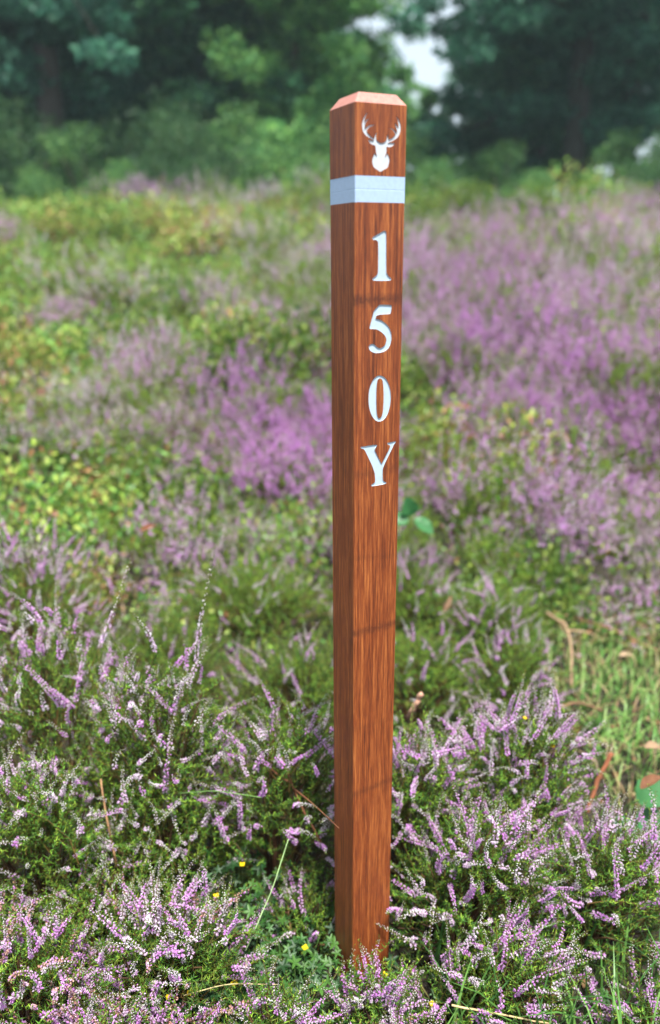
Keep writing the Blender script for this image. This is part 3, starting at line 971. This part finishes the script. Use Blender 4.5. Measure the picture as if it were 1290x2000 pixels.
rng = np.random.default_rng(23)
LI, PA, BU, OL = 'lilac', 'pale', 'bud', 'old'
HEATHER = [
    # x, y, rx, ry, h, spikes, shoots, styles, lean, label
    (-.55, 1.38, .24, .18, 0.54, 161, 431, {LI: 4, PA: 3, BU: 2}, (-.05, -.05), 'tall heather with lilac spikes cut by the left edge of the picture'),
    (-.33, 1.30, .20, .16, 0.5, 147, 431, {LI: 2, PA: 4, BU: 4}, (.05, -.12), 'tall heather left of the post with two long spikes rising above it'),
    (-.10, 1.28, .20, .14, 0.42, 135, 400, {LI: 4, PA: 3, BU: 3}, (.08, -.1), 'heather close behind the post on its left with dense lilac spikes'),
    (-.52, 1.17, .20, .10, 0.36, 121, 345, {PA: 3, BU: 6}, (0, -.12), 'whitish budding heather overhanging the dark hollow at left'),
    (-.31, 1.20, .15, .10, 0.30, 38, 153, {PA: 4, BU: 6}, (.05, -.1), 'white budded heather hanging over the hollow, left of the cinquefoil'),
    (-.50, .96, .19, .14, 0.22, 161, 295, {LI: 5, PA: 3, OL: 3}, (0, -.1), 'low heather with pinkish faded flowers in the bottom left corner'),
    (-.27, .97, .17, .13, 0.24, 161, 295, {LI: 4, PA: 4, OL: 2, BU: 2}, (.12, -.05), 'low heather with white and lilac spikes in front of the dark hollow'),
    (-.30, .85, .18, .09, 0.14, 99, 184, {LI: 4, PA: 2, OL: 3}, (.05, -.1), 'low pink and lilac heather along the bottom edge, left of centre'),
    (.085, .925, .07, .045, .15, 60, 109, {LI: 6, PA: 3, BU: 1}, (0, 0), 'small lilac heather growing against the foot of the post'),
    (-.06, .88, .09, .06, .15, 32, 103, {LI: 4, PA: 3}, (-.1, 0), 'sparse low heather by the foot of the post on its left'),
    (.17, 1.28, .14, .13, 0.38, 121, 295, {LI: 5, PA: 4, BU: 1}, (.05, -.1), 'heather close behind the post on its right'),
    (.36, 1.32, .18, .14, 0.42, 161, 394, {LI: 5, PA: 3, BU: 2}, (.06, -.12), 'round lilac heather right of the post beside the fallen branches'),
    (.25, 1.12, .16, .14, 0.32, 147, 345, {LI: 5, PA: 4, BU: 2}, (.12, -.12), 'lilac heather right beside the post leaning to the right'),
    (.48, 1.12, .17, .14, 0.28, 135, 320, {LI: 4, PA: 4, BU: 3}, (.15, -.05), 'lilac heather below the curled brown leaf at the right'),
    (.26, .97, .14, .09, 0.19, 79, 184, {LI: 5, PA: 3}, (.35, -.1), 'low heather with long spikes leaning right over the grass'),
    (.52, .90, .10, .09, 0.15, 57, 122, {LI: 5, PA: 2, OL: 1}, (.1, 0), 'small lilac heather in the bottom right corner'),
    (.15, .85, .11, .05, 0.1, 44, 98, {LI: 5, OL: 1}, (.2, 0), 'low lilac heather along the bottom edge, right of the post'),
    (-.46, 1.85, .28, .22, 0.299, 35, 525, {LI: 2, PA: 3}, (0, 0), 'low green heather with few flowers behind the tall left heather'),
    (-.05, 1.75, .26, .2, 0.276, 55, 525, {LI: 3, PA: 2}, (0, 0), 'low green heather behind the post on its left'),
    (.24, 1.85, .22, .22, 0.253, 50, 450, {LI: 3, PA: 3}, (0, 0), 'low green heather behind the post on its right'),
    (-.80, 1.85, .26, .25, 0.506, 225, 525, {LI: 4, PA: 3}, (0, 0), 'lilac heather behind the tall heather at the far left edge'),
    (-.25, 2.3, .34, .24, 0.253, 40, 450, {LI: 2, PA: 3}, (0, 0), 'low green heather at the foot of the bank behind the post'),
    (.22, 2.35, .26, .22, 0.276, 65, 450, {LI: 3, PA: 3}, (0, 0), 'thin heather among dead leaves at the foot of the bank right of the post'),
    (.50, 2.15, .18, .18, 0.276, 50, 325, {LI: 3, PA: 3}, (0, 0), 'thin heather behind the pale forked twig'),
    (.47, 1.80, .15, .15, 0.299, 55, 300, {LI: 3, PA: 3}, (.1, 0), 'sparse heather between the round lilac heather and the forked twig'),
    (-.03, 1.13, .10, .08, .12, 27, 130, {LI: 3, PA: 3}, (-.1, 0), 'low green shoots in the hollow against the left side of the post'),
    (-.40, 1.09, .14, .09, .20, 15, 153, {PA: 3, BU: 5}, (.1, 0), 'low green heather in the hollow between the two left clumps'),
    (.37, 1.24, .14, .09, .30, 57, 183, {LI: 4, PA: 3}, (.05, 0), 'lilac heather in the middle of the right clump'),
]
for x, y, rx, ry, h, a, b, st, ln, lb in HEATHER:
    ex = ()
    if 'two long spikes' in lb:
        ex = ((W3(415, 1075, 1.30), (.16, 0, 1), .24), (W3(262, 1100, 1.30), (.42, 0, 1), .19), (W3(305, 1190, 1.25), (.1, -.1, 1), .10))
    heather_plant(x, y, rx, ry, h, a, b, st, lb, ln, .86, extra=ex)

# ---------------------------------------------------------------- small plants in the hollow
def cinquefoil(x, y, r, h, n, flowers, label):
    root = empty('cinquefoil_plant', (x, y, float(tz(x, y))))
    tag(root, label, 'plant', 'small yellow flowered plants under the heather')
    g = Geo(); gs = Geo()
    tp = leaf_template(.22, .4)
    greens = [lin(44, 82, 36), lin(56, 98, 42), lin(34, 68, 32), lin(70, 110, 46)]
    for i in range(n):
        a = rng.uniform(0, 6.28); q = math.sqrt(rng.random()) * r
        p = np.array([q * math.cos(a), q * math.sin(a), h * rng.uniform(.25, 1)])
        V, F = tube(bez((p[0] * .5, p[1] * .5, 0), (p[0] * .7, p[1] * .7, p[2] * .8), p, 4), .0006, 3, False); gs.add(V, F, lin(92, 120, 60))
        up = norm(np.array([rng.normal(0, .35), rng.normal(0, .35) - .25, 1]))
        fr = frames(up[None], np.array([rng.uniform(0, 6.28)]))[0]
        c = pick(greens) * rng.uniform(.8, 1.2); sz = rng.uniform(.008, .016)
        for k in range(5):
            b = 2 * math.pi * k / 5
            d_ = fr @ np.array([math.cos(b), math.sin(b), .15])
            x_ = np.cross(fr[:, 2], d_); Rm = np.stack([norm(x_), norm(np.cross(d_, norm(x_))), norm(d_)], -1)[None]
            g.add(*replicate(tp, Rm, np.array([sz]), p[None], (c * rng.uniform(.9, 1.1))[None]))
    obj('leaves', g.mesh('leaves', M_LEAF), root); obj('stalks', gs.mesh('stalks', M_LEAF), root)
    for i in range(flowers):
        a = rng.uniform(0, 6.28); q = math.sqrt(rng.random()) * r
        p = np.array([q * math.cos(a), q * math.sin(a), h * rng.uniform(1.05, 1.5)])
        gf = Geo()
        V, F = tube(bez((p[0] * .7, p[1] * .7, 0), (p[0] * .8, p[1] * .8, p[2] * .6), p, 4), .0005, 3, False); gf.add(V, F, lin(92, 120, 60))
        for k in range(4):
            b = math.pi / 2 * k + a
            d_ = norm(np.array([math.cos(b), math.sin(b) - .2, .45]))
            gf.add(*replicate(leaf_template(.1, 1.0), frames(d_[None], np.array([0.])), np.array([.0065]), p[None], lin(236, 206, 30)[None]))
        obj('flower', gf.mesh('flower', M_FLOWER), root)


for a in [(-.13, 1.02, .13, .10, 130, 2, 'patch of five fingered leaves left of the foot of the post'),
          (-.16, 1.14, .11, .14, 90, 2, 'shaded five fingered leaves in the dark hollow left of the post'),
          (-.04, .96, .10, .08, 90, 1, 'five fingered leaves with a yellow flower by the foot of the post'),
          (-.20, .90, .08, .07, 25, 2, 'small leaves with a yellow flower among the bottom left heather'),
          (-.03, 1.10, .09, .09, 90, 0, 'shaded leaves against the left side of the post above its foot'),
          (.10, 1.02, .06, .09, 20, 1, 'small leaves with a yellow flower close on the right of the post'),
          (.24, .93, .12, .07, 45, 2, 'five fingered leaves under the leaning heather right of the post'),
          (.42, 1.28, .08, .28, 22, 2, 'bright green leaves among the heather below the curled brown leaf'),
          (.45, 2.35, .2, .12, 90, 2, 'bright green leafy patch at the foot of the bank at the right'),
          (.40, .97, .12, .06, 40, 1, 'five fingered leaves under the heather at the bottom right')]:
    cinquefoil(*a)


# ---------------------------------------------------------------- grass
def grass(name, n, area, lmin, lmax, cols, label, width=.0022, lean=.5):
    g = Geo()
    x0, x1, y0, y1 = area
    for i in range(n):
        x, y = rng.uniform(x0, x1), rng.uniform(y0, y1)
        z = float(tz(x, y)); L = rng.uniform(lmin, lmax); a = rng.uniform(0, 6.28)
        d = np.array([math.cos(a), math.sin(a), 0]); bend = rng.uniform(.15, lean)
        p0 = np.array([x, y, z]); p1 = p0 + [0, 0, L * .6]; p2 = p0 + d * L * bend + np.array([0, 0, L * (1 - .5 * bend)])
        B = bez(p0, p1, p2, 5); e = np.array([-d[1], d[0], 0])
        w = width * rng.uniform(.7, 1.4) * np.array([1, 1, .8, .55, .05])[:, None]
        V = np.vstack([B - e * w, B + e * w]); F = []
        for k in range(4): F += [(k, k + 1, 6 + k), (k, 6 + k, 5 + k)]
        g.add(V, F, pick(cols) * rng.uniform(.8, 1.2))
    tag(obj(name, g.mesh(name, M_LEAF)), label, 'grass', kind='stuff')


GG = [lin(96, 142, 66), lin(116, 156, 78), lin(84, 128, 60), lin(134, 160, 90), lin(158, 146, 104), lin(140, 118, 88)]
grass('grass', 2600, (.66, 1.4, 1.48, 2.38), .03, .11, GG, 'blurred fresh green grass on the path at the right', .0026, 1.0)
grass('grass', 260, (.17, .62, .80, 1.12), .10, .26, [lin(84, 128, 58), lin(104, 146, 70), lin(66, 108, 52)], 'dark green grass blades at the bottom right', .0022, .7)
grass('grass', 500, (-.9, .9, .78, 1.6), .04, .12, [lin(74, 112, 50), lin(60, 94, 44), lin(120, 116, 70)], 'thin grass between the heather plants', .0013, .9)
grass('grass', 900, (-1.2, .5, 1.6, 2.6), .05, .12, [lin(92, 124, 56), lin(120, 128, 72), lin(140, 118, 78)], 'short mixed grass and moss behind the left heather', .0018, .9)


def litter():
    g = Geo()
    n = 900
    x = rng.uniform(-1.2, 1.4, n); y = rng.uniform(.7, 2.7, n)
    P = np.stack([x, y, tz(x, y) + .004], -1)
    x[:260] = rng.uniform(.45, 1.2, 260); y[:260] = rng.uniform(1.42, 2.3, 260); P = np.stack([x, y, tz(x, y) + .006], -1)
    d = rng.normal(0, 1, (n, 3)) * [1, 1, .3]
    cs = [lin(120, 86, 60), lin(150, 116, 84), lin(96, 70, 52), lin(168, 140, 108)]
    tn = np.array([pick(cs) for _ in range(n)])
    g.add(*replicate(LEAF, frames(d, rng.uniform(0, 6.28, n)), rng.uniform(.012, .03, n), P, tn))
    tag(obj('leaf_litter', g.mesh('leaf_litter', M_DRY)), 'scattered dead brown leaf litter on the soil', 'leaf litter', kind='stuff')


litter()


# ---------------------------------------------------------------- dead wood, dry leaves, larger leaves
def stick(name, pts, r0, r1, c, label, cat='branch', group=None, twigs=0):
    P = np.array(pts, float)
    t = np.linspace(0, 1, 14); u = np.linspace(0, 1, len(P))
    Q = np.stack([np.interp(t, u, P[:, k]) for k in range(3)], -1)
    for _ in range(2): Q[1:-1] = (Q[:-2] + 2 * Q[1:-1] + Q[2:]) / 4
    base = Q[0].copy()
    Q = Q - base
    Q += rng.normal(0, r0 * .25, Q.shape)
    root = empty(name, base)
    tag(root, label, cat, group)
    g = Geo(); V, F = tube(Q, np.linspace(r0, r1, 14), 7); g.add(V, F, np.tile(c, (len(V), 1)) * rng.uniform(.7, 1.25, (len(V), 1)))
    obj('stem', g.mesh('stem', M_BARK, True), root)
    for i in range(twigs):
        k = rng.integers(3, 11); s = Q[k]; e = s + rng.normal(0, .07, 3) + [0, 0, .03]
        g = Geo(); V, F = tube(bez(s, (s + e) / 2 + rng.normal(0, .01, 3), e, 6), np.linspace(r1 * .8, r1 * .25, 6), 5); g.add(V, F, c * rng.uniform(.8, 1.2))
        obj('twig', g.mesh('twig', M_BARK, True), root)
    return root


BRN, TAN, RED = lin(122, 92, 70), lin(150, 126, 98), lin(132, 82, 58)
stick('fallen_branch', [W3(1085, 1190, 2.35), W3(1190, 1215, 2.3), W3(1290, 1262, 2.2), W3(1400, 1300, 2.1)], .007, .005, BRN, 'thick brown fallen branch lying across the right edge of the path', group='dead branches', twigs=3)
stick('fallen_branch', [W3(1290, 1182, 2.5), W3(1180, 1205, 2.4), W3(1110, 1240, 2.3)], .006, .004, lin(160, 150, 140), 'thin grey branch crossing behind the thick fallen branch', group='dead branches', twigs=2)
stick('fallen_branch', [W3(1072, 1190, 2.25), W3(1112, 1215, 2.15), W3(1122, 1270, 2.05), W3(1122, 1335, 1.95)], .006, .004, TAN, 'pale forked twig standing upright beside the grass', group='dead branches', twigs=2)
stick('fallen_branch', [W3(1085, 1380, 1.75), W3(1130, 1362, 1.78), W3(1185, 1378, 1.75)], .004, .003, BRN, 'short arched brown twig beside the grass', group='dead branches')
stick('cut_stick', [W3(1158, 1578, 1.36), W3(1180, 1510, 1.4), W3(1204, 1462, 1.42)], .0042, .005, RED, 'reddish cut stick standing out of the heather at the right', 'stick', 'cut sticks')
stick('cut_stick', [W3(806, 1400, 1.42), W3(818, 1375, 1.4), W3(832, 1352, 1.4)], .006, .0055, lin(178, 138, 116), 'short pale cut stick poking out just right of the post', 'stick', 'cut sticks')
stick('bare_stem', [W3(205, 1530, 1.2), W3(222, 1620, 1.16), W3(240, 1700, 1.13)], .0018, .0024, lin(150, 116, 84), 'bare tan heather stem in front of the dark hollow', 'stem', 'bare stems')
stick('bare_stem', [W3(560, 1480, 1.22), W3(590, 1560, 1.2), W3(650, 1668, 1.17)], .0018, .0024, lin(110, 72, 50), 'bare brown branching stem running to the post from the left', 'stem', 'bare stems', 2)
stick('grass_straw', [W3(575, 1640, 1.1), W3(545, 1740, 1.05), W3(495, 1860, 1.0)], .0006, .0009, lin(160, 190, 130), 'long pale green straw slanting left of the foot of the post', 'straw', 'thin straws')
stick('grass_straw', [W3(355, 1555, 1.17), W3(430, 1548, 1.15), W3(520, 1560, 1.12)], .0006, .0006, lin(120, 160, 90), 'thin green straw across the dark hollow', 'straw', 'thin straws')
stick('grass_straw', [W3(375, 1950, .9), W3(460, 1925, .92), W3(560, 1925, .93)], .0008, .0006, lin(196, 180, 130), 'pale dry straw lying along the bottom edge', 'straw', 'thin straws')
stick('grass_straw', [W3(900, 1960, .9), W3(990, 1975, .9), W3(1090, 1992, .9)], .0016, .0012, lin(190, 168, 122), 'dry straw lying at the bottom right', 'straw', 'thin straws')


def big_leaf(name, p, d, up, L, Wd, cup, c, label, mat, cat='leaf', group=None, serr=0.0, curl=0.0):
    nu, nv = 9, 5
    d = norm(d); x = norm(np.cross(up, d)); z = np.cross(d, x)
    V, C = [], []
    for i in range(nu):
        t = i / (nu - 1)
        w = Wd * math.sin(math.pi * min(1, t * .93 + .03)) ** .75 * (1 - .3 * t) * (1 + serr * (i % 2))
        for j in range(nv):
            s = (j / (nv - 1) - .5) * 2
            h_ = cup * abs(s) ** 1.5 * w - curl * L * t * t - .06 * Wd * math.sin(i * 2.1) * abs(s)
            V.append(d * L * t + x * w * s + z * h_)
            C.append(c * rng.uniform(.8, 1.15) * (.85 if j == 2 else 1))
    F = []
    for i in range(nu - 1):
        for j in range(nv - 1):
            a = i * nv + j
            F += [(a, a + 1, a + nv + 1), (a, a + nv + 1, a + nv)]
    return np.array(V), np.array(F), np.array(C)


def single_leaf(p, d, up, L, Wd, cup, c, label, curl=0.0, group='dry fallen leaves'):
    g = Geo(); g.add(*big_leaf('l', p, d, up, L, Wd, cup, c, label, M_DRY, curl=curl))
    o = obj('dry_leaf', g.mesh('dry_leaf', M_DRY, True)); o.location = p
    tag(o, label, 'leaf', group)


single_leaf(W3(1085, 1470, 1.34), (.7, .1, -.4), (.2, -.5, .8), .06, .020, 1.2, lin(112, 94, 80), 'curled grey brown dry leaf on the heather at the right', .5)
single_leaf(W3(1078, 1462, 1.33), (.8, -.1, .05), (.1, -.5, .8), .035, .008, .9, lin(150, 124, 104), 'narrow dull dry leaf beside the curled leaf', .3)
single_leaf(W3(1158, 1470, 1.38), (.5, -.1, -.7), (.6, -.4, .5), .05, .010, 1.2, lin(150, 134, 112), 'pale folded leaf beside the reddish cut stick', .3)
single_leaf(W3(1262, 1530, 1.30), (.7, .2, .5), (-.6, -.4, .6), .05, .013, .9, lin(116, 80, 58), 'orange brown dry leaf on the green leaves at the right edge', .3)
single_leaf(W3(1268, 1450, 1.55), (.8, .1, .0), (0, -.2, .9), .045, .014, .9, lin(156, 130, 104), 'tan dry leaf on the path at the right edge', .2)
single_leaf(W3(1215, 1272, 2.1), (.8, .1, .1), (0, -.2, .9), .045, .012, .8, lin(160, 138, 112), 'pale dry leaf in the grass under the thick fallen branch', .2)
single_leaf(W3(870, 1190, 2.1), (.3, .1, .6), (0, -.8, .4), .05, .010, .9, lin(128, 102, 80), 'tan dry leaf upright at the foot of the bank right of the post', .3)
single_leaf(W3(275, 1045, 2.3), (.5, .1, .3), (0, -.5, .7), .05, .012, .9, lin(122, 78, 56), 'rusty brown dry leaf below the yellow green bilberry at left', .3)


def bramble(p, leaves, label, c):
    root = empty('bramble_sprig', p)
    tag(root, label, 'bramble', 'bramble sprigs')
    g = Geo()
    for (o_, d_, up, L, Wd) in leaves:
        V, F = tube(bez((0, 0, -.12), (np.array(o_) * .5 + [0, 0, -.03]), o_, 5), .0012, 4); g.add(V, F, lin(110, 130, 70))
    obj('stalk', g.mesh('stalk', M_LEAF), root)
    for (o_, d_, up, L, Wd) in leaves:
        g = Geo(); V, F, C = big_leaf('l', p, d_, up, L, Wd, .25, c, '', M_LEAF, serr=.12, curl=.15); g.add(V + np.array(o_), F, C)
        obj('leaf', g.mesh('leaf', M_LEAF, True), root)


bramble(W3(805, 1010, 2.3), [((0, 0, .01), (-.2, -.2, .7), (0, -1, .4), .065, .03), ((.01, 0, 0), (.7, -.3, -.4), (.1, -.6, .8), .07, .026), ((-.01, 0, 0), (-.7, -.2, .0), (0, -.7, .7), .055, .026)],
        'bright green three part leaf just right of the post', lin(58, 112, 64))
bramble(W3(1255, 1580, 1.38), [((0, 0, 0), (.8, -.3, -.5), (0, -.6, .8), .08, .04), ((0, 0, .03), (.6, .1, .6), (-.3, -.7, .6), .08, .036), ((-.02, 0, -.01), (-.3, -.5, -.2), (0, -.6, .8), .06, .03)],
        'dark green toothed leaves at the right edge under the orange leaf', lin(62, 116, 66))


# ---------------------------------------------------------------- the damp air over the heath
def haze():
    bm = bmesh.new(); bmesh.ops.create_cube(bm, size=1.0)
    me = bpy.data.meshes.new('haze'); bm.to_mesh(me); bm.free()
    o = obj('haze', me)
    o.scale = (1500, 1400, 19.0); o.location = (0, 300, 8.0)
    m = bpy.data.materials.new('damp_air'); m.use_nodes = True
    n = m.node_tree.nodes; n.remove(n['Principled BSDF'])
    v = n.new('ShaderNodeVolumePrincipled')
    v.inputs['Color'].default_value = (.72, .95, 1.0, 1); v.inputs['Density'].default_value = .0015
    m.node_tree.links.new(v.outputs[0], n['Material Output'].inputs['Volume'])
    me.materials.append(m)
    tag(o, 'faint damp haze in the air over the heath', 'haze', kind='stuff')


haze()
